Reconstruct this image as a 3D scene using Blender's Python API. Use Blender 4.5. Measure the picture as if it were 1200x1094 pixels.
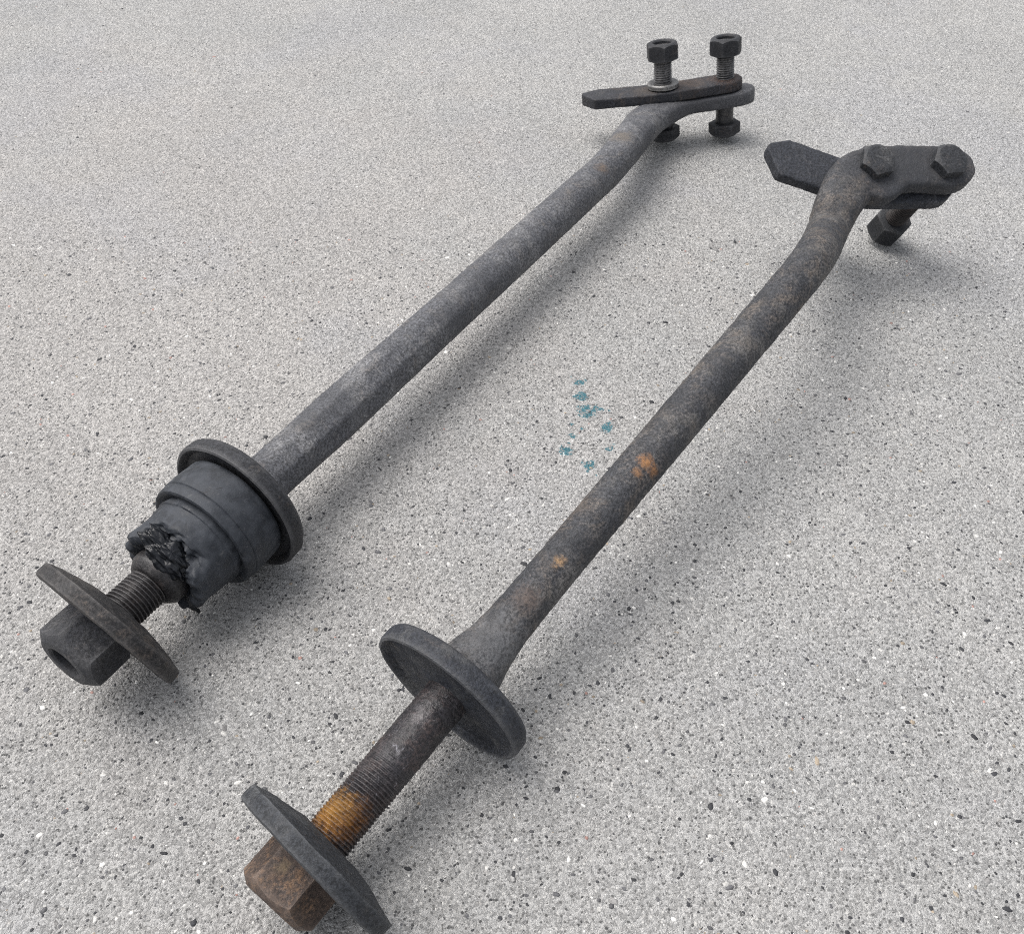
import bpy, math, random
import numpy as np
from mathutils import Vector, Matrix, noise

for o in list(bpy.data.objects):
    bpy.data.objects.remove(o)
sc = bpy.context.scene
C = sc.collection
random.seed(7)
rng = np.random.default_rng(11)

# ------------------------------------------------------------------ camera
D = 0.022                      # shaft diameter, the yardstick of the scene (metres)
H = 14.2 * D                   # camera height
PITCH = math.radians(45.5)
F = 1130.0                     # focal length in photo pixels (photo 1200 wide)
cam_data = bpy.data.cameras.new("camera")
cam = bpy.data.objects.new("camera", cam_data)
C.objects.link(cam)
cam.location = (0, 0, H)
cam.rotation_euler = (math.pi / 2 - PITCH, 0, 0)
cam_data.sensor_fit = 'HORIZONTAL'
cam_data.sensor_width = 36.0
cam_data.lens = F / 1200 * 36
cam_data.clip_start = 0.005
cam_data.clip_end = 200
cam_data.dof.use_dof = True
cam_data.dof.focus_distance = 0.36
cam_data.dof.aperture_fstop = 48
sc.camera = cam

# ------------------------------------------------------------------ light
SUN_EL, SUN_AZ = math.radians(66), math.radians(-66)     # azimuth from +Y, negative = to the left
w = bpy.data.worlds.new("World")
sc.world = w
w.use_nodes = True
nt = w.node_tree
bg = nt.nodes["Background"]
sky = nt.nodes.new("ShaderNodeTexSky")
sky.sky_type = 'NISHITA'
sky.sun_disc = False
sky.sun_elevation = SUN_EL
sky.sun_rotation = SUN_AZ
sky.air_density = 1.0
sky.dust_density = 6.0
sky.ozone_density = 1.0
hs = nt.nodes.new("ShaderNodeHueSaturation")      # overcast: the cloud cover takes most of the blue out
hs.inputs['Saturation'].default_value = 0.3
nt.links.new(sky.outputs[0], hs.inputs['Color'])
nt.links.new(hs.outputs[0], bg.inputs[0])
bg.inputs[1].default_value = 0.138
sun_d = bpy.data.lights.new("sun", 'SUN')
sun_d.energy = 0.92
sun_d.angle = math.radians(50)
sun_d.color = (1.0, 0.98, 0.955)
sun = bpy.data.objects.new("sun", sun_d)
C.objects.link(sun)
sd = Vector((math.sin(SUN_AZ) * math.cos(SUN_EL), math.cos(SUN_AZ) * math.cos(SUN_EL), math.sin(SUN_EL)))
sun.rotation_euler = sd.to_track_quat('Z', 'Y').to_euler()
sun.location = sd * 3
sc.view_settings.view_transform = 'Standard'
sc.view_settings.look = 'None'
sc.view_settings.exposure = 0.50
sc.view_settings.gamma = 1.0
sc.cycles.use_denoising = False
sc.cycles.pixel_filter_type = 'BLACKMAN_HARRIS'
sc.cycles.filter_width = 0.95

# ------------------------------------------------------------------ geometry helpers
SP, CP = math.sin(PITCH), math.cos(PITCH)
CAM = Vector((0, 0, H))
XR, YU, ZF = Vector((1, 0, 0)), Vector((0, SP, CP)), Vector((0, CP, -SP))


def ray(px, py):
    return XR * ((px - 600) / F) - YU * ((py - 547) / F) + ZF


def at(px, py, h):
    """point of the place that lies h shaft diameters above the ground"""
    d = ray(px, py)
    return CAM + d * ((h * D - H) / d.z)


def on_plane(px, py, p0, n):
    d = ray(px, py)
    return CAM + d * ((p0 - CAM).dot(n) / d.dot(n))


def proj(p):
    q = p - CAM
    z = q.dot(ZF)
    return 600 + F * q.dot(XR) / z, 547 - F * q.dot(YU) / z


def along(p, n, py):
    """point on the line p + t n seen at picture row py"""
    lo, hi = -4 * D, 6 * D
    up = proj(p + n * hi)[1] < proj(p + n * lo)[1]
    for _ in range(50):
        m = (lo + hi) / 2
        y = proj(p + n * m)[1]
        if (y > py) == up:
            lo = m
        else:
            hi = m
    return p + n * lo


def frac(p, s, oct=3):
    v, a, f = 0.0, 1.0, s
    for _ in range(oct):
        v += a * noise.noise(p * f)
        a *= 0.5
        f *= 2.1
    return v


def link(name, verts, faces, mat, parent, sharp=40):
    me = bpy.data.meshes.new(name)
    off = parent['_org'] if parent is not None and '_org' in parent else (0, 0, 0)
    off = Vector(off)
    me.from_pydata([tuple(Vector(v) - off) for v in verts], [], faces)
    me.validate()
    me.polygons.foreach_set("use_smooth", [True] * len(me.polygons))
    if sharp:
        me.set_sharp_from_angle(angle=math.radians(sharp))
    me.materials.append(mat)
    ob = bpy.data.objects.new(name, me)
    C.objects.link(ob)
    if parent is not None:
        ob.parent = parent
        ob['_org'] = tuple(off)
    return ob


def thing(name, loc, label, cat, group=None):
    o = bpy.data.objects.new(name, None)
    o.empty_display_size = 0.01
    C.objects.link(o)
    o.location = loc
    o['_org'] = tuple(loc)
    o['label'] = label
    o['category'] = cat
    if group:
        o['group'] = group
    return o


def frame(n, hint=Vector((0, 0, 1))):
    n = n.normalized()
    x = hint.cross(n)
    if x.length < 1e-4:
        x = Vector((1, 0, 0)).cross(n)
    x.normalize()
    return x, n.cross(x), n        # x, y, axis


def rings_mesh(rings, cap0=True, cap1=True):
    verts, faces = [], []
    m = len(rings[0])
    for r in rings:
        verts += r
    for i in range(len(rings) - 1):
        for j in range(m):
            a, b = i * m + j, i * m + (j + 1) % m
            faces.append((a, b, b + m, a + m))
    if cap0:
        faces.append(tuple(range(m - 1, -1, -1)))
    if cap1:
        k = (len(rings) - 1) * m
        faces.append(tuple(range(k, k + m)))
    return verts, faces


def smooth_path(keys, n):
    """Catmull-Rom through keys; each key is a tuple of Vectors / floats"""
    P = [k[0] for k in keys]
    d = [0.0]
    for a, b in zip(P, P[1:]):
        d.append(d[-1] + (b - a).length)
    out = []
    for i in range(n):
        s = d[-1] * i / (n - 1)
        k = max(0, min(len(keys) - 2, next((j for j in range(len(d) - 1) if d[j + 1] >= s), len(d) - 2)))
        t = (s - d[k]) / (d[k + 1] - d[k])
        row = []
        for c in range(len(keys[0])):
            p1, p2 = keys[k][c], keys[k + 1][c]
            h = d[k + 1] - d[k]
            m1 = (p2 - keys[k - 1][c]) * (h / (d[k + 1] - d[k - 1])) if k > 0 else (p2 - p1)
            m2 = (keys[k + 2][c] - p1) * (h / (d[k + 2] - d[k])) if k < len(keys) - 2 else (p2 - p1)
            t2, t3 = t * t, t * t * t
            row.append(p1 * (2 * t3 - 3 * t2 + 1) + m1 * (t3 - 2 * t2 + t) + p2 * (-2 * t3 + 3 * t2) + m2 * (t3 - t2))
        out.append(row)
    return out


def straight_path(keys, step):
    out = []
    for a, b in zip(keys, keys[1:]):
        k = max(1, int((b[0] - a[0]).length / step))
        out += [[p + (q - p) * (i / k) for p, q in zip(a, b)] for i in range(k)]
    return out + [list(keys[-1])]


def loft(keys, n=160, seg=56, rough=0.00018, phase=0.3, seed=0.0, straight=False):
    """sweep a superellipse: keys = (point, half width, half thickness, exponent, up vector, octagon share)"""
    rows = straight_path(keys, 0.0008) if straight else smooth_path(keys, n)
    n = len(rows)
    rings = []
    so = Vector((seed, seed * 1.7, -seed))
    tan = [r[6].normalized() for r in rows] if len(rows[0]) > 6 else None
    for i, row in enumerate(rows):
        p, a, b, e, up, oc = row[:6]
        q0, q1 = rows[max(0, i - 1)][0], rows[min(n - 1, i + 1)][0]
        T = tan[i] if tan else (q1 - q0).normalized()
        S = T.cross(up).normalized()
        U = S.cross(T)
        r = []
        for j in range(seg):
            th = 2 * math.pi * j / seg
            c, s = math.cos(th), math.sin(th)
            x = math.copysign(abs(c) ** (2 / e), c)
            y = math.copysign(abs(s) ** (2 / e), s)
            k8 = math.cos(math.pi / 8) / math.cos(((th + phase) % (math.pi / 4)) - math.pi / 8)
            k = 1 + oc * (k8 * 1.05 - 1)
            d = S * (x * a * k) + U * (y * b * k)
            v = p + d
            f = frac(v + so, 90, 1) * 0.4 + 0.55 * frac(v + so, 210, 2) + 0.6 * frac(v + so, 520, 2)
            v = v + d.normalized() * (f * rough)
            r.append(v)
        rings.append(r)
    return rings_mesh(rings)


def lathe(prof, org, axis, seg=72, rough=0.0001, wob=None, hint=Vector((0, 0, 1)), cap=True):
    """prof = (distance along axis, radius) rows"""
    x, y, n = frame(axis, hint)
    rings = []
    for z, r in prof:
        ring = []
        for j in range(seg):
            th = 2 * math.pi * j / seg
            rr, zz = r, z
            if wob:
                rr, zz = wob(th, z, r)
            v = org + n * zz + (x * math.cos(th) + y * math.sin(th)) * rr
            if rough:
                v = v + (x * math.cos(th) + y * math.sin(th) + n * 0.5) * (frac(v, 160, 3) * rough)
            ring.append(v)
        rings.append(ring)
    return rings_mesh(rings, cap, cap)


def dense(prof, step=0.0006):
    out = []
    for (z0, r0), (z1, r1) in zip(prof, prof[1:]):
        k = max(1, int(math.hypot(z1 - z0, r1 - r0) / step))
        for i in range(k):
            t = i / k
            out.append((z0 + (z1 - z0) * t, r0 + (r1 - r0) * t))
    out.append(prof[-1])
    return out


def thread(org, axis, length, rad, pitch, depth, seg=44, wear=None, rough=0.00008):
    x, y, n = frame(axis)
    k = int(length / pitch * 7)
    rings = []
    for i in range(k + 1):
        z = length * i / k
        ring = []
        for j in range(seg):
            th = 2 * math.pi * j / seg
            ph = (z / pitch - th / (2 * math.pi)) % 1.0
            tri = abs(2 * ph - 1)
            d = depth * (wear(z) if wear else 1.0)
            rr = rad - d * (1 - min(1, tri * 1.25))
            if z < pitch * 1.2:
                rr -= (pitch * 1.2 - z) * 0.6
            v = org + n * z + (x * math.cos(th) + y * math.sin(th)) * rr
            v = v + (x * math.cos(th) + y * math.sin(th)) * (frac(v, 500, 3) * rough)
            ring.append(v)
        rings.append(ring)
    return rings_mesh(rings)


def hexbar(org, axis, af, height, hole=0.0, hole_depth=None, rot=0.0, chamfer0=True, chamfer1=True, hint=Vector((0, 0, 1)), seg=96, cham=0.96, rough=0.00012):
    """hexagon nut or bolt head from org along axis; hole bored from the far end"""
    x, y, n = frame(axis, hint)
    ra = af / 2

    def hexr(th):
        a = ((th + rot) % (math.pi / 3)) - math.pi / 6
        r = ra / math.cos(a)
        return min(r, ra * 1.146)

    tan30 = math.tan(math.radians(32))
    rows = []      # functions of theta -> (r, z)
    if chamfer0:
        rows += [lambda t: (ra * 0.5, 0), lambda t: (ra * 0.93, 0), lambda t: (ra * 0.97, 0.00015),
                 lambda t: (hexr(t), 0.0003 + (hexr(t) - ra) * tan30 * 0.7)]
    else:
        rows += [lambda t: (ra * 0.5, 0), lambda t: (hexr(t) - 0.0002, 0), lambda t: (hexr(t), 0.00025)]
    for q in (0.25, 0.4, 0.55, 0.7):
        rows.append(lambda t, q=q: (hexr(t), height * q))
    if chamfer1:
        rows += [lambda t: (hexr(t), height - 0.0003 - (hexr(t) - ra * cham) * tan30 * 1.15), lambda t: (ra * (cham - 0.02), height - 0.0001), lambda t: (ra * (cham - 0.05), height)]
    else:
        rows += [lambda t: (hexr(t), height - 0.00025), lambda t: (hexr(t) - 0.0002, height)]
    if hole:
        hd = hole_depth if hole_depth else height * 0.7
        rows += [lambda t: (hole * 1.12, height), lambda t: (hole, height - 0.0009), lambda t: (hole * 0.98, height - hd)]
    else:
        rows += [lambda t: (ra * 0.6, height), lambda t: (ra * 0.25, height - 0.0001)]
    rings = []
    for fn in rows:
        ring = []
        for j in range(seg):
            th = 2 * math.pi * j / seg
            r, z = fn(th)
            v = org + n * z + (x * math.cos(th) + y * math.sin(th)) * r
            v = v + (x * math.cos(th) + y * math.sin(th) + n * 0.4) * (frac(v, 260, 3) * rough)
            ring.append(v)
        rings.append(ring)
    return rings_mesh(rings)


# ------------------------------------------------------------------ materials
def nodes_of(name):
    m = bpy.data.materials.new(name)
    m.use_nodes = True
    t = m.node_tree
    b = t.nodes["Principled BSDF"]
    return m, t, b


class NB:
    def __init__(s, t):
        s.t = t

    def new(s, kind, **kw):
        n = s.t.nodes.new(kind)
        for k, v in kw.items():
            setattr(n, k, v)
        return n

    def put(s, sock, v):
        if hasattr(v, 'is_output'):
            s.t.links.new(v, sock)
        elif v is not None:
            sock.default_value = v

    def noise(s, vec, scale, detail=4, rough=0.55, dist=0.0):
        n = s.new("ShaderNodeTexNoise")
        s.put(n.inputs['Vector'], vec)
        n.inputs['Scale'].default_value = scale
        n.inputs['Detail'].default_value = detail
        n.inputs['Roughness'].default_value = rough
        n.inputs['Distortion'].default_value = dist
        return n

    def math(s, op, a, b=None, c=None, clamp=False):
        n = s.new("ShaderNodeMath", operation=op, use_clamp=clamp)
        s.put(n.inputs[0], a)
        if b is not None:
            s.put(n.inputs[1], b)
        if c is not None:
            s.put(n.inputs[2], c)
        return n.outputs[0]

    def ramp(s, v, lo, hi, a=0.0, b=1.0):
        n = s.new("ShaderNodeMapRange", clamp=True)
        n.interpolation_type = 'SMOOTHSTEP'
        s.put(n.inputs[0], v)
        n.inputs[1].default_value, n.inputs[2].default_value = lo, hi
        n.inputs[3].default_value, n.inputs[4].default_value = a, b
        return n.outputs[0]

    def mix(s, fac, a, b, mode='MIX'):
        n = s.new("ShaderNodeMix", data_type='RGBA', blend_type=mode)
        s.put(n.inputs[0], fac)
        for sock, v in ((n.inputs[6], a), (n.inputs[7], b)):
            if isinstance(v, tuple):
                v = (*v, 1.0) if len(v) == 3 else v
            s.put(sock, v)
        return n.outputs[2]

    def dist(s, vec, p):
        n = s.new("ShaderNodeVectorMath", operation='DISTANCE')
        s.put(n.inputs[0], vec)
        n.inputs[1].default_value = tuple(p)
        return n.outputs['Value']


def steel(name, dark, light, brown, brown_amt=0.5, light_amt=0.5, spots=(), org=(0, 0, 0), rough=0.72, bump=0.35, offset=0.0, scratch=0.0, spec=0.42, metal=0.0, tone=0.80):
    """oxidised, dusty steel; spots = (world point, radius, colour) rust stains with ragged edges"""
    m, t, b = nodes_of(name)
    N = NB(t)
    tc = N.new("ShaderNodeTexCoord")
    va = N.new("ShaderNodeVectorMath", operation='ADD')
    N.put(va.inputs[0], tc.outputs['Object'])
    va.inputs[1].default_value = (offset, offset * 0.7, -offset)
    V = va.outputs[0]
    big = N.noise(V, 45, 5, 0.6).outputs[0]
    mid = N.noise(V, 190, 6, 0.65, 0.4).outputs[0]
    fine = N.noise(V, 900, 4, 0.6).outputs[0]
    speck = N.noise(V, 2600, 2, 0.5).outputs[0]
    f1 = N.ramp(N.math('ADD', N.math('MULTIPLY', big, 0.55), N.math('MULTIPLY', mid, 0.45)), 0.60 - 0.22 * light_amt, 0.72 - 0.14 * light_amt)
    col = N.mix(f1, dark, light)
    bn = N.noise(V, 75, 6, 0.7, 0.8).outputs[0]
    f2 = N.ramp(N.math('ADD', N.math('MULTIPLY', bn, 0.7), N.math('MULTIPLY', fine, 0.3)), 0.60 - 0.2 * brown_amt, 0.78 - 0.2 * brown_amt, 0, 0.85)
    col = N.mix(f2, col, brown)
    f3 = N.ramp(fine, 0.32, 0.70, 0.48, 1.50)
    f4 = N.ramp(speck, 0.32, 0.68, 0.68, 1.32)
    g = N.new("ShaderNodeCombineColor")
    mm = N.math('MULTIPLY', f3, f4)
    for i in range(3):
        N.put(g.inputs[i], mm)
    col = N.mix(1.0, col, g.outputs[0], 'MULTIPLY')
    for p, r, c in spots:
        d = N.dist(tc.outputs['Object'], Vector(p) - Vector(org))
        d = N.math('ADD', N.math('DIVIDE', d, r), N.math('MULTIPLY', N.math('SUBTRACT', N.noise(V, 520, 5, 0.7).outputs[0], 0.5), 2.4))
        k = N.math('MULTIPLY', N.ramp(d, 0.15, 1.35, 1, 0), N.ramp(fine, 0.36, 0.58, 0.45, 0.95))
        rust = N.mix(fine, tuple(x * 0.5 for x in c), tuple(min(1, x * 1.4) for x in c))
        col = N.mix(k, col, rust)
    geo = N.new("ShaderNodeNewGeometry")
    pt = N.math('ADD', geo.outputs['Pointiness'], N.math('MULTIPLY', N.math('SUBTRACT', mid, 0.5), 0.06))
    col = N.mix(N.ramp(pt, 0.515, 0.60, 0, 0.6), col, tuple(min(1, x * 1.7 + 0.03) for x in light))
    col = N.mix(N.ramp(pt, 0.485, 0.40, 0, 0.6), col, tuple(x * 0.5 for x in brown))
    if scratch:
        sn = N.noise(V, 330, 8, 0.75, 1.2).outputs[0]
        col = N.mix(N.ramp(sn, 0.66 - 0.08 * scratch, 0.74 - 0.08 * scratch, 0, 0.85), col, (0.33, 0.32, 0.34))
    scale = N.noise(V, 26, 6, 0.65, 0.6).outputs[0]          # old scale and grease: darker islands with their own edge
    col = N.mix(N.ramp(N.math('ADD', N.math('MULTIPLY', scale, 0.75), N.math('MULTIPLY', fine, 0.25)), 0.50, 0.60, 0.0, 0.42), col, tuple(x * 0.5 for x in dark))
    dim = N.new("ShaderNodeMix", data_type='RGBA', blend_type='MULTIPLY')
    dim.inputs[0].default_value = 1.0
    t.links.new(col, dim.inputs[6])
    dim.inputs[7].default_value = (tone * 0.985, tone, tone * 1.03, 1)
    t.links.new(dim.outputs[2], b.inputs['Base Color'])
    N.put(b.inputs['Roughness'], N.ramp(mid, 0.3, 0.7, rough - 0.2, rough + 0.1))
    b.inputs['Specular IOR Level'].default_value = spec
    b.inputs['Metallic'].default_value = metal
    hgt = N.math('ADD', N.math('MULTIPLY', fine, 0.6), N.math('ADD', N.math('MULTIPLY', mid, 1.1), N.math('MULTIPLY', speck, 0.22)))
    bp = N.new("ShaderNodeBump")
    bp.inputs['Strength'].default_value = bump
    bp.inputs['Distance'].default_value = 0.0009
    t.links.new(hgt, bp.inputs['Height'])
    t.links.new(bp.outputs[0], b.inputs['Normal'])
    return m


def rubber(name, torn=False):
    m, t, b = nodes_of(name)
    N = NB(t)
    tc = N.new("ShaderNodeTexCoord")
    V = tc.outputs['Object']
    mid = N.noise(V, 140, 6, 0.6, 0.3).outputs[0]
    fine = N.noise(V, 1300, 4, 0.6).outputs[0]
    if torn:
        col = N.mix(N.ramp(mid, 0.4, 0.66), (0.006, 0.007, 0.009), (0.017, 0.019, 0.024))
        N.put(b.inputs['Roughness'], N.ramp(mid, 0.35, 0.65, 0.20, 0.48))
    else:
        col = N.mix(N.ramp(mid, 0.35, 0.7), (0.022, 0.026, 0.033), (0.054, 0.060, 0.071))
        N.put(b.inputs['Roughness'], N.ramp(mid, 0.3, 0.7, 0.55, 0.75))
        fl = N.noise(V, 420, 6, 0.7, 0.5).outputs[0]
        col = N.mix(N.ramp(fl, 0.55, 0.72, 0, 0.55), col, (0.105, 0.107, 0.110))
        col = N.mix(N.ramp(N.noise(V, 60, 6, 0.7, 1.0).outputs[0], 0.52, 0.62, 0, 0.6), col, (0.014, 0.016, 0.020))
        # cracks
        vo = N.new("ShaderNodeTexVoronoi", feature='DISTANCE_TO_EDGE')
        N.put(vo.inputs['Vector'], V)
        vo.inputs['Scale'].default_value = 75
        cr = N.ramp(N.math('ADD', vo.outputs['Distance'], N.math('MULTIPLY', N.ramp(N.noise(V, 50, 3).outputs[0], 0.38, 0.48), 0.1)), 0.0, 0.016, 1, 0)
        col = N.mix(cr, col, (0.006, 0.006, 0.007))
    t.links.new(col, b.inputs['Base Color'])
    b.inputs['Specular IOR Level'].default_value = 0.45
    bp = N.new("ShaderNodeBump")
    bp.inputs['Strength'].default_value = 0.5 if torn else 0.25
    bp.inputs['Distance'].default_value = 0.0008
    t.links.new(N.math('ADD', N.math('MULTIPLY', fine, 0.4), mid), bp.inputs['Height'])
    t.links.new(bp.outputs[0], b.inputs['Normal'])
    return m


def concrete(paint):
    m, t, b = nodes_of("concrete")
    N = NB(t)
    geo = N.new("ShaderNodeTexCoord")
    V = geo.outputs['Object']
    big = N.noise(V, 9, 4, 0.55).outputs[0]
    mid = N.noise(V, 60, 4, 0.6).outputs[0]
    n1 = N.noise(V, 700, 4, 0.6).outputs[0]
    n2 = N.noise(V, 2200, 3, 0.6).outputs[0]
    vo = N.new("ShaderNodeTexVoronoi", feature='F1')
    wob = N.new("ShaderNodeVectorMath", operation='MULTIPLY_ADD')
    nz = N.noise(V, 700, 3, 0.6)
    N.put(wob.inputs[0], nz.outputs['Color'])
    wob.inputs[1].default_value = (0.0008, 0.0008, 0.0008)
    N.put(wob.inputs[2], V)
    N.put(vo.inputs['Vector'], wob.outputs[0])
    vo.inputs['Scale'].default_value = 1050
    sep = N.new("ShaderNodeSeparateColor")
    t.links.new(vo.outputs['Color'], sep.inputs[0])
    cell, cell2 = sep.outputs[0], sep.outputs[1]
    vb = N.new("ShaderNodeTexVoronoi", feature='F1')
    N.put(vb.inputs['Vector'], wob.outputs[0])
    vb.inputs['Scale'].default_value = 520
    sepb = N.new("ShaderNodeSeparateColor")
    t.links.new(vb.outputs['Color'], sepb.inputs[0])
    # matrix
    col = N.mix(N.ramp(big, 0.35, 0.65), (0.405, 0.403, 0.392), (0.455, 0.450, 0.435))
    col = N.mix(N.ramp(mid, 0.3, 0.7, 0, 0.5), col, (0.40, 0.40, 0.395))
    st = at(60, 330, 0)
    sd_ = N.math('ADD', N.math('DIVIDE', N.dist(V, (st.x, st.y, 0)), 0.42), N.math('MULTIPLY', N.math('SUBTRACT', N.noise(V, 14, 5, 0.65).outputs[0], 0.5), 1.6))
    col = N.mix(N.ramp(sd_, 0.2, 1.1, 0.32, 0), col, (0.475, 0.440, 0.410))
    col = N.mix(N.ramp(N.noise(V, 5, 5, 0.6, 0.4).outputs[0], 0.5, 0.64, 0, 0.35), col, (0.40, 0.402, 0.418))
    # sand grains: every cell its own tone
    g = N.new("ShaderNodeCombineColor")
    tone = N.math('MULTIPLY', N.ramp(cell, 0.0, 1.0, 0.74, 1.20), N.ramp(n2, 0.3, 0.7, 0.76, 1.22))
    tone = N.math('MULTIPLY', tone, N.ramp(n1, 0.3, 0.7, 0.90, 1.08))
    for i in range(3):
        N.put(g.inputs[i], tone)
    col = N.mix(1.0, col, g.outputs[0], 'MULTIPLY')
    # dark and white grains
    core = N.ramp(vo.outputs['Distance'], 0.40, 0.60, 1, 0)
    dk = N.math('MULTIPLY', N.ramp(cell2, 0.095, 0.105, 1, 0), core)
    col = N.mix(N.math('MULTIPLY', dk, 0.85), col, N.mix(cell, (0.055, 0.056, 0.058), (0.18, 0.178, 0.172)))
    wt = N.math('MULTIPLY', N.ramp(cell2, 0.965, 0.975, 0, 1), core)
    col = N.mix(N.math('MULTIPLY', wt, 0.8), col, (0.68, 0.67, 0.64))
    # pits between the grains: the shade inside them is put into the colour
    coreb = N.ramp(vb.outputs['Distance'], 0.2, 0.5, 1, 0)
    stone = N.math('MULTIPLY', N.ramp(sepb.outputs[1], 0.92, 0.93, 0, 1), coreb)
    hollow = N.math('MULTIPLY', N.ramp(sepb.outputs[1], 0.075, 0.085, 1, 0), N.ramp(vb.outputs['Distance'], 0.16, 0.36, 1, 0))
    col = N.mix(N.math('MULTIPLY', hollow, 0.8), col, (0.10, 0.10, 0.098))
    col = N.mix(N.math('MULTIPLY', stone, 0.6), col, N.mix(sepb.outputs[0], (0.22, 0.22, 0.225), (0.52, 0.50, 0.47)))
    pit = N.ramp(N.noise(V, 820, 3, 0.5, 0.5).outputs[0], 0.63, 0.70)
    # blue paint drops soaked into the surface
    mask = None
    for p, r in paint:
        d = N.math('DIVIDE', N.dist(V, (p.x, p.y, 0)), r * 1.08)
        mask = d if mask is None else N.math('MINIMUM', mask, d)
    ragged = N.math('ADD', mask, N.math('MULTIPLY', N.math('SUBTRACT', N.math('ADD', N.math('MULTIPLY', N.noise(V, 300, 3, 0.6, 0.8).outputs[0], 0.6), N.math('MULTIPLY', N.noise(V, 900, 4, 0.7).outputs[0], 0.4)), 0.5), 4.6))
    pm = N.ramp(ragged, 0.72, 0.96, 0.95, 0)
    pm = N.math('MULTIPLY', pm, N.ramp(cell, 0.22, 0.34, 0.12, 1.0))
    pm = N.math('MULTIPLY', pm, N.ramp(mask, 1.5, 1.9, 1, 0))
    col = N.mix(pm, col, N.mix(n1, (0.032, 0.125, 0.160), (0.085, 0.225, 0.265)))
    t.links.new(col, b.inputs['Base Color'])
    b.inputs['Roughness'].default_value = 0.82
    b.inputs['Specular IOR Level'].default_value = 0.3
    h = N.math('ADD', N.math('MULTIPLY', n1, 1.0), N.math('MULTIPLY', n2, 0.55))
    h = N.math('SUBTRACT', h, N.math('MULTIPLY', pit, 0.5))
    h = N.math('ADD', h, N.math('MULTIPLY', vo.outputs['Distance'], -0.45))
    bp = N.new("ShaderNodeBump")
    bp.inputs['Strength'].default_value = 0.9
    bp.inputs['Distance'].default_value = 0.0013
    t.links.new(h, bp.inputs['Height'])
    t.links.new(bp.outputs[0], b.inputs['Normal'])
    return m


# ------------------------------------------------------------------ ground
paint_px = [(679, 448, 5.5), (681, 465, 7), (688, 482, 9), (711, 501, 6.5), (671, 511, 4), (663, 528, 7), (691, 545, 7.5), (715, 525, 4), (697, 478, 4)]
prnd = random.Random(5)
for _ in range(16):
    bx, by, br = prnd.choice(paint_px[:9])
    paint_px.append((bx + prnd.gauss(0, 8), by + prnd.gauss(0, 8), prnd.uniform(1.2, 2.6)))
paint = []
for px, py, r in paint_px:
    p = at(px, py, 0)
    paint.append((p, r * (p - CAM).dot(ZF) / F * 1.15))
G = 30.0
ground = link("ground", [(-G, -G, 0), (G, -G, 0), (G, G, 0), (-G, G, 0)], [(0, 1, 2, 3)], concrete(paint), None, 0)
ground['kind'] = 'structure'
ground['label'] = 'pale grey sanded concrete with dark specks and blue paint drops'
ground['category'] = 'ground'


def pebbles():
    import bmesh
    bm = bmesh.new()
    bmesh.ops.create_icosphere(bm, subdivisions=2, radius=1.0)
    bm.verts.ensure_lookup_table()
    base = np.array([v.co[:] for v in bm.verts])
    tri = np.array([[v.index for v in f.verts] for f in bm.faces])
    bm.free()
    n = 15000
    near = 9500
    # more or less even over the part of the slab that lies in front of the camera
    xy = np.stack([rng.uniform(-0.62, 0.66, n), rng.uniform(0.03, 1.05, n)], 1)
    xy[:near] = np.stack([rng.uniform(-0.30, 0.32, near), rng.uniform(0.05, 0.50, near)], 1)
    size = 0.00034 + 0.00052 * rng.random(n) ** 2 + 0.0007 * (rng.random(n) ** 12)
    V, T, K = [], [], []
    pal = [((0.035, 0.036, 0.04), 0.36), ((0.10, 0.10, 0.105), 0.24), ((0.22, 0.215, 0.21), 0.16), ((0.62, 0.61, 0.58), 0.17), ((0.30, 0.25, 0.19), 0.05), ((0.36, 0.22, 0.19), 0.02)]
    pr = np.array([p[1] for p in pal]); pr = pr / pr.sum()
    pick = rng.choice(len(pal), n, p=pr)
    for i in range(n):
        a = rng.uniform(0, 2 * math.pi)
        s = size[i] * np.array([rng.uniform(0.8, 1.5), rng.uniform(0.7, 1.0), rng.uniform(0.45, 0.7)])
        q = base * s * rng.uniform(0.8, 1.2, (len(base), 1))
        c, si = math.cos(a), math.sin(a)
        x = q[:, 0] * c - q[:, 1] * si + xy[i, 0]
        y = q[:, 0] * si + q[:, 1] * c + xy[i, 1]
        z = q[:, 2] - s[2] * 0.5
        V.append(np.stack([x, y, z], 1))
        T.append(tri + i * len(base))
        K.append(np.tile(np.array(pal[pick[i]][0]) * rng.uniform(0.75, 1.25), (len(base), 1)))
    V, T, K = np.concatenate(V), np.concatenate(T), np.concatenate(K)
    me = bpy.data.meshes.new("pebbles")
    me.from_pydata(V.tolist(), [], T.tolist())
    at_ = me.color_attributes.new("tone", 'FLOAT_COLOR', 'POINT')
    at_.data.foreach_set("color", np.concatenate([K, np.ones((len(K), 1))], 1).astype(np.float32).ravel())
    me.polygons.foreach_set("use_smooth", [True] * len(me.polygons))
    m, t, b = nodes_of("stone_chips")
    N = NB(t)
    ca = N.new("ShaderNodeVertexColor", layer_name="tone")
    tc = N.new("ShaderNodeTexCoord")
    fn = N.noise(tc.outputs['Object'], 1800, 3).outputs[0]
    g = N.new("ShaderNodeCombineColor")
    k = N.ramp(fn, 0.25, 0.75, 0.7, 1.3)
    for i in range(3):
        N.put(g.inputs[i], k)
    t.links.new(N.mix(1.0, ca.outputs[0], g.outputs[0], 'MULTIPLY'), b.inputs['Base Color'])
    b.inputs['Roughness'].default_value = 0.7
    me.materials.append(m)
    ob = bpy.data.objects.new("pebbles", me)
    C.objects.link(ob)
    ob['kind'] = 'stuff'
    ob['label'] = 'tiny dark and white stone chips set in the concrete surface'
    ob['category'] = 'stone chips'


pebbles()

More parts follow.
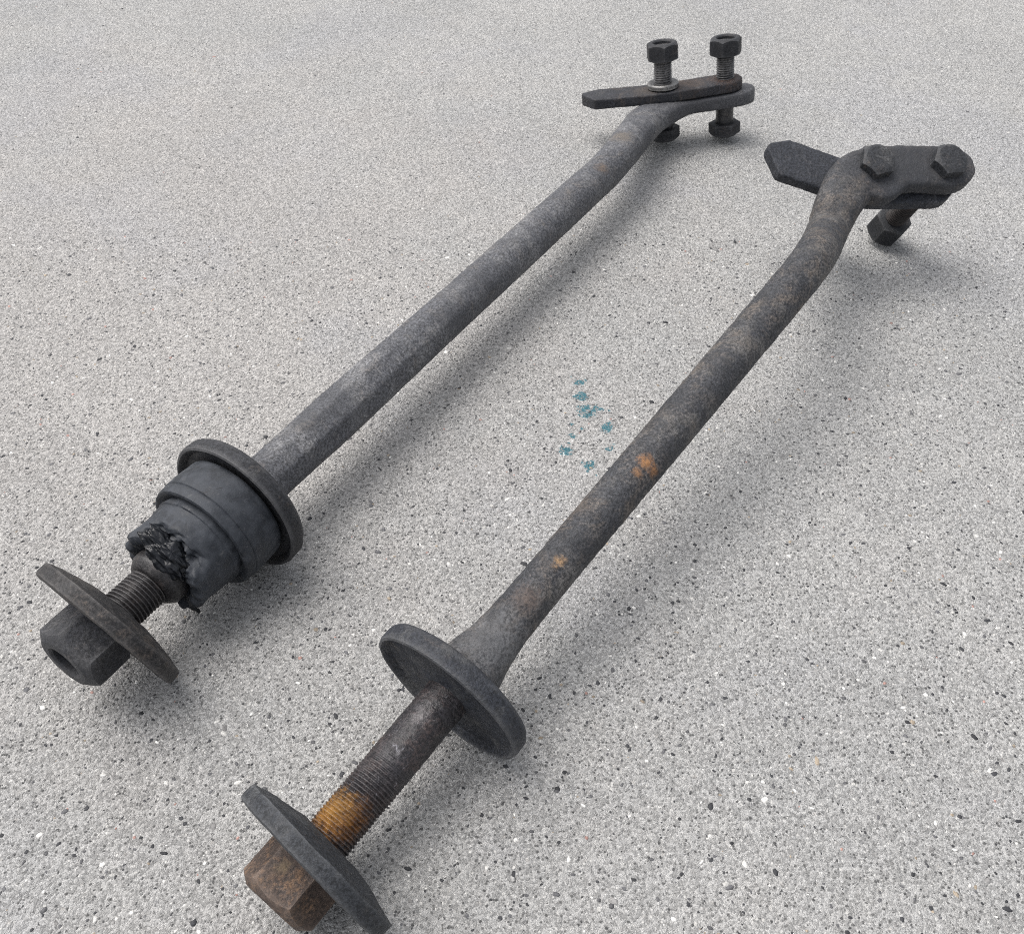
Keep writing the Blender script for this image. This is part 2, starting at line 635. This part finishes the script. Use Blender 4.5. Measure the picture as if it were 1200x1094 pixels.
# ------------------------------------------------------------------ strut rods
PAD_T, PLATE_T = 0.46 * D, 0.33 * D
HEX_S, BOLT_R = 0.84 * D, 0.265 * D       # small hexagons across flats, small bolt radius


def bolt_set(parent, n, head_p, nut_p, mats, nut_rot, head_rot, hex_hint, hh=0.36 * D, hs=HEX_S, nh=0.48 * D):
    """head_p = outer face of the head, nut_p = outer face of the nut, n points from head to nut"""
    L = (nut_p - head_p).dot(n)
    v, f = thread(head_p + n * (hh * 0.6), n, L - hh * 0.6 - nh * 0.22, BOLT_R, 0.066 * D, 0.034 * D, seg=36,
                  wear=lambda z: 0.0 if z < L * 0.36 else 1.0)
    b = link("bolt", v, f, mats[1], parent, 50)
    v, f = hexbar(head_p + n * hh, -n, hs, hh, rot=head_rot, hint=hex_hint, chamfer0=False, cham=0.90)
    link("head", v, f, mats[0], b, 30)
    v, f = hexbar(nut_p - n * nh, n, HEX_S, nh, hole=BOLT_R * 0.98, hole_depth=nh * 0.85, rot=nut_rot, hint=hex_hint)
    link("nut", v, f, mats[2], parent, 30)


def clamp_plate(parent, hole1, u, v_, n, mid_off, mat, skew, tip, end, seed):
    """flat bar with a dog leg at the first bolt and a blunt pointed tip"""
    o = hole1 + n * mid_off
    ct, st = math.cos(skew), math.sin(skew)
    d = -u * ct + v_ * st                       # towards the tip
    hole_gap = 1.75 * D
    W = 0.52 * D
    b = PLATE_T / 2
    keys = []
    T0 = tip
    e_ = n.cross(d)
    if e_.dot(v_) < 0:
        e_ = -e_
    for s, up, lo in ((T0, 0.20, 0.06), (T0 - 0.03, 0.24, 0.0), (T0 - 0.36, 0.46, -0.48), (T0 - 0.41, 0.49, -0.53), (T0 - 0.48, 0.53, -0.54), (T0 - 1.1, 0.53, -0.53), (0.35, 0.53, -0.53)):
        keys.append((o + d * (s * D) + e_ * ((up + lo) / 2 * D), (up - lo) / 2 * D, b * (0.80 if s == T0 else 1), 7.0, n, 0.0, -d))
    keys.append((o + u * (0.15 * D) + v_ * (0.02 * D), W * 1.02, b, 7.0, n, 0.0, (u - d) * 0.5))
    keys.append((o + u * (0.6 * D), W, b, 7.0, n, 0.0, u))
    keys.append((o + u * (1.75 * D), W, b, 7.0, n, 0.0, u))
    e0 = 1.75 + end
    for q in (0.55, 0.42, 0.3, 0.2, 0.12, 0.06, 0.02, 0.0):
        a = W * math.sqrt(max(0.0, 1 - ((0.55 - q) / 0.58) ** 2))
        keys.append((o + u * ((e0 - q) * D), a, b * (0.85 if q == 0 else 1), 7.0, n, 0.0, u))
    vv, ff = loft(keys, seg=64, rough=0.00032, seed=seed, straight=True)
    return link("clamp_plate", vv, ff, mat, parent, 35)


def pad_keys(h2, u, n, thick, ext, W):
    """rounded flat end of the rod, from the second bolt outwards"""
    ks = []
    for q in (0.62, 0.35, 0.15, 0.04, 0.0):
        a = W * math.sqrt(max(0.0, 1 - ((0.62 - q) / 0.66) ** 2))
        ks.append((h2 + u * ((ext - q) * D), a, thick / 2 * (0.9 if q == 0 else 1), 5.0, n, 0.0))
    return ks


def cup_washer(parent, c, n, R, hole, mat, rim=0.25, dome=0.17):
    """thick cupped washer; n points to its domed side"""
    prof = [(-rim * 0.5, hole), (-rim * 0.5 + 0.06, 0.55), (-rim * 0.5, 1.1), (-rim * 0.52, R / D - 0.05), (-rim * 0.42, R / D - 0.008), (-rim * 0.2, R / D), (rim * 0.3, R / D),
            (rim * 0.46, R / D - 0.006), (rim * 0.5, R / D - 0.03), (rim * 0.5 + dome * 0.35, R / D * 0.82), (rim * 0.5 + dome * 0.72, R / D * 0.6), (rim * 0.5 + dome, R / D * 0.38), (rim * 0.5 + dome, hole)]
    prof = dense([(z * D, r * D) for z, r in prof], 0.0009)
    v, f = lathe(prof, c, n, seg=96, rough=0.00042, cap=False)
    m = 96
    k = len(prof)
    f += [((k - 1) * m + j, (k - 1) * m + (j + 1) % m, (j + 1) % m, j) for j in range(m)]
    return link("cup_washer", v, f, mat, parent, 40)


def ellipse_normal(px, py, ang_deg, ratio, toward):
    """normal of a disc whose picture is an ellipse with that long-axis angle (picture, y down) and that axis ratio"""
    wv = ray(px, py).normalized()
    a = math.radians(ang_deg)
    m = XR * math.cos(a) - YU * math.sin(a)
    m = (m - wv * m.dot(wv)).normalized()
    s = wv.cross(m)
    nrm = s * math.sqrt(1 - ratio * ratio)
    if nrm.dot(toward) < 0:
        nrm = -nrm
    return (nrm - wv * ratio).normalized() if ratio >= 0 else (nrm - wv * ratio).normalized()


DARK, GREY, BROWN = (0.036, 0.037, 0.041), (0.120, 0.116, 0.112), (0.092, 0.073, 0.057)
RUST = (0.36, 0.15, 0.045)

# ============================== left rod
A = at(283, 588, 1.37)                              # flange centre
B = at(690, 218, 1.32)
ax = (A - B).normalized()                           # points to the nut
left = thing("strut_rod", (A.x, A.y, 0.0), 'grey steel rod wearing a torn black rubber bushing, two bolts standing upright', 'strut rod', 'strut rods lying on the concrete')
O = tuple(left.location)


def axpt(base, axis, px, py):
    """point of the axis line nearest to the line of sight"""
    d = ray(px, py).normalized()
    w0 = base - CAM
    b_ = axis.dot(d)
    t_ = (b_ * d.dot(w0) - axis.dot(w0)) / (1 - b_ * b_)
    return base + axis * t_


# far end: bolts stand on their heads
h2b = at(848.5, 163, 0.03)
wv = ray(849, 105).normalized()
img = (along(h2b + XR * 0, Vector((0, 0, 1)), 60) - h2b)
mdir = XR * (2 / 117) + YU * 1.0
mdir = (mdir - wv * mdir.dot(wv)).normalized()
nL = (mdir * 0.958 - wv * 0.285).normalized()
plate2 = along(h2b, nL, 91)                         # top of the clamp plate at bolt 2
plate1 = on_plane(777, 103, plate2, nL)
uL = (plate2 - plate1).normalized()
vL = nL.cross(uL)
pm = -(PLATE_T + PAD_T / 2)
pad1, pad2 = plate1 + nL * pm, plate2 + nL * pm
gapL = (plate2 - plate1).length / D
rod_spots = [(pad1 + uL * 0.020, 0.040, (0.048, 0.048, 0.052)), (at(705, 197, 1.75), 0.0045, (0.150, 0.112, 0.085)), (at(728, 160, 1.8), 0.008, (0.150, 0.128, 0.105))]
m_rodL = steel("dusty_grey_steel", (0.092, 0.093, 0.099), (0.165, 0.163, 0.163), (0.130, 0.115, 0.100), 0.45, 0.7, rod_spots, O, offset=0.0, bump=0.42, tone=1.0)
Z = Vector((0, 0, 1))
r0 = 0.49 * D
keys = [(A - ax * (0.05 * D), 0.62 * D, 0.62 * D, 2.0, Z, 0.0),
        (axpt(A, ax, 303, 569), 0.50 * D, 0.50 * D, 2.0, Z, 0.2),
        (axpt(A, ax, 330, 545), 0.475 * D, 0.475 * D, 2.0, Z, 0.75),
        (axpt(A, ax, 385, 494), 0.495 * D, 0.495 * D, 2.0, Z, 0.9),
        (axpt(A, ax, 437, 448), 0.50 * D, 0.50 * D, 2.0, Z, 0.75),
        (axpt(A, ax, 527, 367), 0.485 * D, 0.485 * D, 2.0, Z, 0.35),
        (axpt(A, ax, 610, 291), 0.49 * D, 0.49 * D, 2.0, Z, 0.15),
        (axpt(A, ax, 664, 242), 0.485 * D, 0.485 * D, 2.0, Z, 0.1),
        (axpt(A, ax, 690, 218.5), 0.48 * D, 0.48 * D, 2.0, Z, 0.0),
        (axpt(A, ax, 706, 203), 0.48 * D, 0.48 * D, 2.0, Z, 0.0),
        (at(726, 181, 1.36), 0.48 * D, 0.46 * D, 2.2, (Z + nL * 0.5).normalized(), 0.0),
        (on_plane(745, 157, pad1 - nL * (0.05 * D), nL), 0.53 * D, 0.42 * D, 2.4, nL, 0.0),
        (on_plane(762, 139, pad1 - nL * (0.06 * D), nL), 0.60 * D, 0.36 * D, 2.8, nL, 0.0),
        (pad1 + uL * (0.45 * D), 0.61 * D, PAD_T / 2 * 1.04, 4.5, nL, 0.0),
        (pad2 - uL * (0.3 * D), 0.56 * D, PAD_T / 2, 5.0, nL, 0.0),
        (pad2, 0.56 * D, PAD_T / 2, 5.0, nL, 0.0)] + pad_keys(pad2, uL, nL, PAD_T, 0.86, 0.56 * D)
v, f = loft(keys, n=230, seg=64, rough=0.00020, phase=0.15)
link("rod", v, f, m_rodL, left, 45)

m_fl = steel("dark_scaled_steel", DARK, (0.098, 0.096, 0.095), BROWN, 0.35, 0.45, (), O, offset=0.31)
FR = 1.36 * D


def flange(parent, c, n, mat, R, lip=True):
    prof = [(-0.36, 0.55), (-0.27, 0.80), (-0.20, R / D - 0.18), (-0.15, R / D - 0.05), (-0.09, R / D - 0.004), (0.11, R / D), (0.165, R / D - 0.02), (0.18, R / D - 0.06),
            (0.13, R / D - 0.12), (0.07, R / D - 0.17), (0.06, R / D - 0.4), (0.07, 0.6), (0.12, 0.34)]
    prof = dense([(z * D, r * D) for z, r in prof], 0.0009)
    v, f = lathe(prof, c, n, seg=112, rough=0.00030)
    return link("flange", v, f, mat, parent, 40)


flange(left, A + ax * (0.02 * D), ax, m_fl, FR)

# rubber bushing: wide ring, tapered nose torn open at the end
m_rub, m_torn = rubber("weathered_rubber"), rubber("fresh_torn_rubber", True)
bx0 = 0.16 * D
xh, yh, _ = frame(ax)


def noise_wob(th, z, r):
    return r * (1 + 0.006 * math.sin(3 * th + 1) + 0.004 * math.sin(7 * th)), z


def axial(px, py):
    return (axpt(A, ax, px, py) - A).dot(ax) / D


zr, zn, zc = axial(235, 631), axial(187, 668), axial(173.5, 684.5)
ring_prof = [(0.17, 0.5), (0.17, 1.05), (0.20, 1.07), (zr * 0.6, 1.085), (zr - 0.22, 1.08), (zr - 0.205, 1.062), (zr - 0.19, 1.072), (zr - 0.07, 1.065), (zr - 0.01, 1.04), (zr + 0.005, 1.0), (zr - 0.02, 0.93), (zr - 0.05, 0.86), (zr - 0.05, 0.5)]
v, f = lathe(dense([(z * D, r * D) for z, r in ring_prof], 0.0008), A, ax, seg=120, rough=0.00014, wob=noise_wob)
bush = link("bushing", v, f, m_rub, left, 40)


def nose_wob(th, z, r):
    q = z / D
    k = max(0.0, min(1.0, (q - (zn - 0.42)) / 0.3))
    p = Vector((math.cos(th) * 2.2, math.sin(th) * 2.2, q * 4))
    rag = frac(p, 1.0, 4)
    # the torn sector gapes on top, towards the camera
    dth = math.atan2(math.sin(th - TEAR), math.cos(th - TEAR))
    tear = 1 / (1 + math.exp((abs(dth) - 0.74 + 0.16 * rag) * 14))
    fine_ = frac(p, 2.6, 2)
    r2 = r * (1 + 0.012 * rag + k * (0.05 * rag - tear * (0.19 + 0.06 * fine_)))
    z2 = z + D * k * (0.10 * rag - tear * (0.20 + 0.10 * fine_))
    return r2, z2


xh_, yh_, _n = frame(ax)
camdir = (CAM - (A + ax * (zn - 0.2) * D)).normalized()
TEAR = math.atan2(camdir.dot(yh_), camdir.dot(xh_))
up_px = axpt(A, ax, 187, 668)
TEAR += 0.30 if proj(up_px + (xh_ * math.cos(TEAR + 0.3) + yh_ * math.sin(TEAR + 0.3)) * D)[0] < proj(up_px + (xh_ * math.cos(TEAR - 0.3) + yh_ * math.sin(TEAR - 0.3)) * D)[0] else -0.30
nose_prof = [(zr - 0.06, 0.40), (zr - 0.06, 0.89), (zr + 0.06, 0.90), (zr + 0.10, 0.895), (zr + 0.115, 0.87), (zr + 0.14, 0.87), (zr + 0.2, 0.86), (zn - 0.3, 0.83), (zn - 0.12, 0.82), (zn - 0.03, 0.79), (zn, 0.73), (zn, 0.66), (zn - 0.04, 0.58), (zn - 0.10, 0.50), (zn - 0.15, 0.40)]
v, f = lathe(dense([(z * D, r * D) for z, r in nose_prof], 0.0006), A, ax, seg=160, rough=0.00045, wob=nose_wob)
link("bushing_nose", v, f, m_rub, bush, 50)


def lump(center, rx, ry, rz, X, Y, Zv, amp, mat, name, parent, freq=1.6, seed=0.0, seg=64):
    rings = []
    for i in range(seg // 2 + 1):
        ph = math.pi * (0.01 + 0.98 * i / (seg // 2))
        ring = []
        for j in range(seg):
            th = 2 * math.pi * j / seg
            d = Vector((math.sin(ph) * math.cos(th), math.sin(ph) * math.sin(th), math.cos(ph)))
            k = 1 + amp * frac(d + Vector((seed, 0, seed)), freq, 4) + amp * 0.5 * abs(noise.noise(d * 4.2 + Vector((seed, seed, 0))))
            ring.append(center + X * (d.x * rx * k) + Y * (d.y * ry * k) + Zv * (d.z * rz * k))
        rings.append(ring)
    vv, ff = rings_mesh(rings)
    return link(name, vv, ff, mat, parent, 0)


upn = (camdir - ax * camdir.dot(ax)).normalized()        # towards the viewer, square to the axis
sdn = ax.cross(upn)                                       # picture: up-left or down-right
if proj(A + sdn * D)[0] > proj(A)[0]:
    sdn = -sdn
nc = A + ax * (zn * D)
lump(nc - ax * (0.10 * D) + upn * (0.50 * D) + sdn * (0.16 * D), 0.25 * D, 0.52 * D, 0.20 * D, ax, sdn, upn, 0.30, m_torn, "torn_rubber", bush, 2.2, 3.1, 90)
# strand of rubber hanging off the bushing onto the ground
s0, s1 = at(203, 692, 0.75), at(233, 716, 0.10)
mid_ = (s0 + s1) / 2 + Vector((0.001, -0.001, -0.001))
v, f = loft([(s0, 0.05 * D, 0.05 * D, 2.0, Z, 0.0), (mid_, 0.035 * D, 0.05 * D, 2.0, Z, 0.0), (s1, 0.05 * D, 0.035 * D, 2.0, Z, 0.0)], n=30, seg=14, rough=0.0003)
link("rubber_strand", v, f, m_torn, bush, 0)

# collar, threaded stud, cup washer, nut
m_stud = steel("worn_thread_steel", (0.034, 0.032, 0.033), (0.085, 0.077, 0.074), (0.075, 0.055, 0.045), 0.5, 0.4, (), O, offset=0.7, rough=0.5, spec=0.5)
col_prof = [(zn - 0.25, 0.40), (zn - 0.22, 0.47), (zn, 0.52), ((zn + zc) / 2, 0.515), (zc - 0.09, 0.48), (zc - 0.02, 0.42), (zc, 0.385), (zc, 0.3)]
v, f = lathe(dense([(z * D, r * D) for z, r in col_prof], 0.0007), A, ax, seg=72, rough=0.0002)
link("sleeve", v, f, m_stud, left, 40)
nutL = axpt(A, ax, 76, 778)
endL = (nutL - A).dot(ax)
SR = 0.365 * D
v, f = thread(A + ax * (0.2 * D), ax, endL - 0.2 * D - 0.22 * D, SR, 0.068 * D, 0.036 * D, seg=56)
# thread starts at the tip in the mesh order; flip so that the chamfer is at the nut end
link("stud", v, f, m_stud, left, 50)
m_nutL = steel("charcoal_nut_steel", (0.040, 0.041, 0.046), (0.090, 0.088, 0.088), (0.11, 0.088, 0.07), 0.3, 0.5, (), O, offset=1.3)
NH = 0.78 * D
v, f = hexbar(nutL - ax * NH, ax, 1.12 * D, NH, hole=SR * 0.80, hole_depth=NH * 0.3, rot=0.60, hint=Z, cham=0.86)
link("nut", v, f, m_nutL, left, 30)
wL = axpt(A, ax, 127, 730)
WRL = 1.37 * D
nwL = ellipse_normal(127, 729, 39.5, -0.015, -ax)
m_wash = steel("brown_black_washer_steel", (0.040, 0.038, 0.038), (0.098, 0.090, 0.083), (0.095, 0.074, 0.058), 0.55, 0.45, (), O, offset=2.1)
wc = wL.copy()
lowest = wc.z - WRL * math.sqrt(1 - nwL.z ** 2)
wc.z -= lowest - 0.0006
cup_washer(left, wc, nwL, WRL, 0.40, m_wash)

# bolts at the far end
m_bolt_d = steel("black_bolt_steel", (0.032, 0.033, 0.037), (0.075, 0.074, 0.075), (0.08, 0.06, 0.048), 0.3, 0.35, (), O, offset=3.3, bump=0.25)
m_plateL = steel("clamp_plate_steel", (0.036, 0.037, 0.043), (0.080, 0.080, 0.083), (0.10, 0.075, 0.056), 0.42, 0.4,
                 [(plate2, 0.012, (0.11, 0.062, 0.04)), (plate1 + uL * 0.018, 0.012, (0.10, 0.068, 0.05)), (plate1 - uL * 0.012, 0.010, (0.095, 0.075, 0.06))], O, offset=5.0, bump=0.45)
b2top = along(plate2, nL, 43.5)
b1top = along(plate1, nL, 49.5)
b2bot = h2b
m_bolt_t = steel('bright_thread_steel', (0.040, 0.040, 0.042), (0.085, 0.082, 0.080), (0.08, 0.06, 0.048), 0.3, 0.35, [(plate2 + nL * (0.40 * D), 0.0085, (0.30, 0.285, 0.27)), (plate1 + nL * (0.50 * D), 0.0085, (0.30, 0.285, 0.27))], O, offset=4.1, rough=0.42, spec=0.6, bump=0.15)
b1bot = along(plate1, nL, 168.5)
if b1bot.z < 0.004:
    b1bot = b1bot + nL * (0.004 - b1bot.z)
bolt_set(left, nL, b1bot, b1top, (m_bolt_d, m_bolt_t, m_bolt_d), 0.15, 0.3, uL)
bolt_set(left, nL, b2bot + nL * 0.0035, b2top, (m_bolt_d, m_bolt_t, m_bolt_d), 0.52, 0.1, uL)
clamp_plate(left, plate1, uL, vL, nL, -PLATE_T / 2, m_plateL, math.radians(14), 2.42, 0.62, 0.4)
m_silver = steel("bare_lock_washer_steel", (0.14, 0.135, 0.13), (0.34, 0.33, 0.31), (0.2, 0.15, 0.1), 0.25, 0.6, (), O, offset=6.0, rough=0.45, scratch=1.0, spec=0.6, metal=0.4)
v, f = lathe(dense([(z * D, r * D) for z, r in [(0, 0.28), (0, 0.42), (0.03, 0.465), (0.13, 0.465), (0.165, 0.43), (0.155, 0.28)]], 0.0008), plate1 + nL * 0.0002, nL, seg=64, rough=0.0002)
link("lock_washer", v, f, m_silver, left, 40)

# ============================== right rod
A2 = at(531, 808, 1.36)
B2 = at(855, 422, 2.55)
ax2 = (A2 - B2).normalized()
right = thing("strut_rod.001", (A2.x, A2.y, 0.0), 'brownish steel rod with bare threaded stud and orange rust band by its nut', 'strut rod', 'strut rods lying on the concrete')
O2 = tuple(right.location)
Lb = 3.3 * D
nutp = at(1034, 272, 0.24)
dr = ray(1117, 184)
# near crossing of the line of sight with the sphere of that bolt length round the nut
oc = CAM - nutp
qa, qb, qc = dr.dot(dr), 2 * dr.dot(oc), oc.dot(oc) - Lb * Lb
disc = qb * qb - 4 * qa * qc
tt = (-qb - math.sqrt(max(0, disc))) / (2 * qa)
headp = CAM + dr * tt
nR = (headp - nutp).normalized()
HH = 0.28 * D
padtop2 = headp - nR * HH
padtop1 = on_plane(1025, 193, padtop2, nR)
uR = (padtop2 - padtop1).normalized()
vR = nR.cross(uR)
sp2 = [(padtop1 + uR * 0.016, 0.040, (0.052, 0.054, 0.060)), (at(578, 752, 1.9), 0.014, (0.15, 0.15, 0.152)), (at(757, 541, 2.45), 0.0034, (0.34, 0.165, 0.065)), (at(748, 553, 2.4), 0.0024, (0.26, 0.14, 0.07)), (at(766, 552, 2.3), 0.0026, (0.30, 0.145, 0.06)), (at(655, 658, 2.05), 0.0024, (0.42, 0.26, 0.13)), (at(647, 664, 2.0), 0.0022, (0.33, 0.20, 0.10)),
       (at(968, 238, 3.3), 0.009, (0.14, 0.122, 0.098)), (at(672, 590, 2.1), 0.008, (0.125, 0.1, 0.08)), (at(618, 700, 2.0), 0.006, (0.115, 0.088, 0.074))]
m_rodR = steel("brown_black_rod_steel", (0.050, 0.051, 0.055), (0.142, 0.134, 0.125), (0.124, 0.103, 0.085), 0.64, 0.62, sp2, O2, offset=8.0, bump=0.6, tone=0.93)
p_up = axpt(A2, ax2, 935, 327)
PT2 = 0.50 * D
q1, q2 = padtop1 - nR * (PT2 / 2), padtop2 - nR * (PT2 / 2)
keys = [(A2 - ax2 * (0.05 * D), 0.66 * D, 0.66 * D, 2.0, Z, 0.0),
        (axpt(A2, ax2, 556, 780), 0.52 * D, 0.52 * D, 2.0, Z, 0.0),
        (axpt(A2, ax2, 580, 750), 0.42 * D, 0.42 * D, 2.0, Z, 0.15),
        (axpt(A2, ax2, 605, 720), 0.385 * D, 0.385 * D, 2.0, Z, 0.2),
        (axpt(A2, ax2, 639, 680), 0.38 * D, 0.38 * D, 2.0, Z, 0.15),
        (axpt(A2, ax2, 745, 553), 0.395 * D, 0.395 * D, 2.0, Z, 0.1),
        (axpt(A2, ax2, 855, 422), 0.42 * D, 0.42 * D, 2.0, Z, 0.1),
        (p_up, 0.43 * D, 0.43 * D, 2.0, Z, 0.0),
        (at(954, 302, (p_up.z / D) + 0.05), 0.44 * D, 0.44 * D, 2.0, (Z + nR * 0.5).normalized(), 0.0),
        (on_plane(970, 270, q1 - nR * (0.10 * D), nR), 0.47 * D, 0.44 * D, 2.2, nR, 0.0),
        (on_plane(983, 238, q1 - nR * (0.06 * D), nR), 0.54 * D, 0.38 * D, 2.4, nR, 0.0),
        (on_plane(998, 214, q1, nR), 0.60 * D, 0.31 * D, 2.6, nR, 0.0),
        (on_plane(1016, 200, q1, nR), 0.56 * D, 0.26 * D, 2.6, nR, 0.0),
        (on_plane(1034, 194, q1, nR), 0.40 * D, 0.16 * D, 2.6, nR, 0.0)]
v, f = loft(keys, n=200, seg=64, rough=0.00030, phase=0.1, seed=4.4)
# the forged flat end, one body with the shaft
slab = []
for q in (0.0, 0.04, 0.12, 0.25, 0.42):
    a = 0.64 * D * (1 - 0.62 * (1 - math.sqrt(max(0.0, 1 - ((0.42 - q) / 0.44) ** 2))))
    slab.append((q1 + uR * ((-0.66 + q) * D) - vR * (0.16 * D), a, PT2 / 2 * (0.85 if q == 0 else 1), 5.0, nR, 0.0))
slab += [(q1 + uR * (0.05 * D) - vR * (0.14 * D), 0.74 * D, PT2 / 2, 5.0, nR, 0.0),
         (q1 + uR * (0.75 * D) + vR * (0.02 * D), 0.57 * D, PT2 / 2, 5.0, nR, 0.0),
         (q2, 0.57 * D, PT2 / 2, 5.0, nR, 0.0)] + pad_keys(q2, uR, nR, PT2, 0.74, 0.57 * D)
v2, f2 = loft(slab, n=110, seg=64, rough=0.00034, seed=2.2)
k = len(v)
v, f = v + v2, f + [tuple(a + k for a in q) for q in f2]
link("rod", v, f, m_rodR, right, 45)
m_fl2 = steel("blue_black_flange_steel", (0.044, 0.048, 0.058), (0.125, 0.124, 0.122), BROWN, 0.3, 0.5, (), O2, offset=9.2, bump=0.7, scratch=0.35)
flange(right, A2 + ax2 * (0.02 * D), ax2, m_fl2, 1.35 * D)
nutR = axpt(A2, ax2, 324, 1069)
endR = (nutR - A2).dot(ax2)
rb = axpt(A2, ax2, 398, 969)
rust_pts = []
m_studR = steel("corroded_stud_steel", (0.034, 0.031, 0.034), (0.075, 0.064, 0.064), (0.075, 0.052, 0.045), 0.6, 0.4,
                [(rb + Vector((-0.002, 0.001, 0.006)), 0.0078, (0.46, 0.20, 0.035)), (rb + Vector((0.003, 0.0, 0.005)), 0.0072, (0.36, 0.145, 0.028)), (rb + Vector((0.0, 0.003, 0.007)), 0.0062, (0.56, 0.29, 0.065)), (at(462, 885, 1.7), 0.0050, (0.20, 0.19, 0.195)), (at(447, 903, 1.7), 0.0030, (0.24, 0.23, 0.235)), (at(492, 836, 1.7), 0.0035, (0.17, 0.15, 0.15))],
                O2, offset=10.5, rough=0.5, scratch=0.8, spec=0.5, bump=0.5)
thr_end = endR - 0.25 * D


def wearR(z):
    q = z / thr_end
    return max(0.0, min(1.0, (q - 0.30) / 0.25)) * 0.9


v, f = thread(A2 + ax2 * (0.05 * D), ax2, thr_end - 0.05 * D, SR * 0.99, 0.058 * D, 0.030 * D, seg=60, wear=wearR, rough=0.00022)
link("stud", v, f, m_studR, right, 50)
m_nutR = steel("rusty_brown_nut_steel", (0.065, 0.045, 0.036), (0.155, 0.112, 0.085), (0.20, 0.115, 0.06), 0.55, 0.6, [(nutR - ax2 * 0.008 + Z * 0.013, 0.0022, (0.19, 0.14, 0.08))], O2, offset=11.7, tone=1.0)
v, f = hexbar(nutR - ax2 * NH, ax2, 1.10 * D, NH, hole=SR * 0.9, hole_depth=NH * 0.3, rot=0.20, hint=Z, cham=0.86)
link("nut", v, f, m_nutR, right, 30)
m_washR = steel("slate_washer_steel", (0.040, 0.043, 0.048), (0.095, 0.097, 0.098), (0.08, 0.07, 0.06), 0.25, 0.5, (), O2, offset=12.9)
WRR = 1.31 * D
nwR = ellipse_normal(369, 1008, 46.0, 0.015, -ax2)
wRc = at(369, 1008, (WRR * math.sqrt(1 - nwR.z ** 2) + 0.0006) / D)
lowest = wRc.z - WRR * math.sqrt(1 - nwR.z ** 2)
wRc.z -= lowest - 0.0006
cup_washer(right, wRc, nwR, WRR, 0.40, m_washR)
m_bd = steel("dull_bolt_steel", (0.034, 0.036, 0.040), (0.085, 0.084, 0.083), (0.085, 0.066, 0.052), 0.35, 0.4, (), O2, offset=14.2, bump=0.4)
m_bt = steel("rusty_thread_steel", (0.028, 0.023, 0.021), (0.055, 0.043, 0.038), (0.06, 0.038, 0.028), 0.5, 0.4, (), O2, offset=15.0)
bolt_set(right, -nR, headp, nutp, (m_bd, m_bt, m_bd), 0.2, 0.45, uR, HH, 0.76 * D, 0.66 * D)
h1 = padtop1 + nR * HH
bolt_set(right, -nR, h1, h1 - nR * (2.35 * D), (m_bd, m_bt, m_bd), 0.5, 0.30, uR, HH, 0.76 * D)
m_plR = steel("blue_black_plate_steel", (0.038, 0.041, 0.049), (0.085, 0.086, 0.092), (0.08, 0.064, 0.052), 0.3, 0.45, (), O2, offset=16.4, bump=0.5)
clamp_plate(right, padtop1 - nR * PT2 - vR * (0.20 * D), uR, vR, nR, -PLATE_T / 2, m_plR, math.radians(23), 2.50, 0.5, 1.9)

for o in bpy.data.objects:
    if '_org' in o:
        del o['_org']
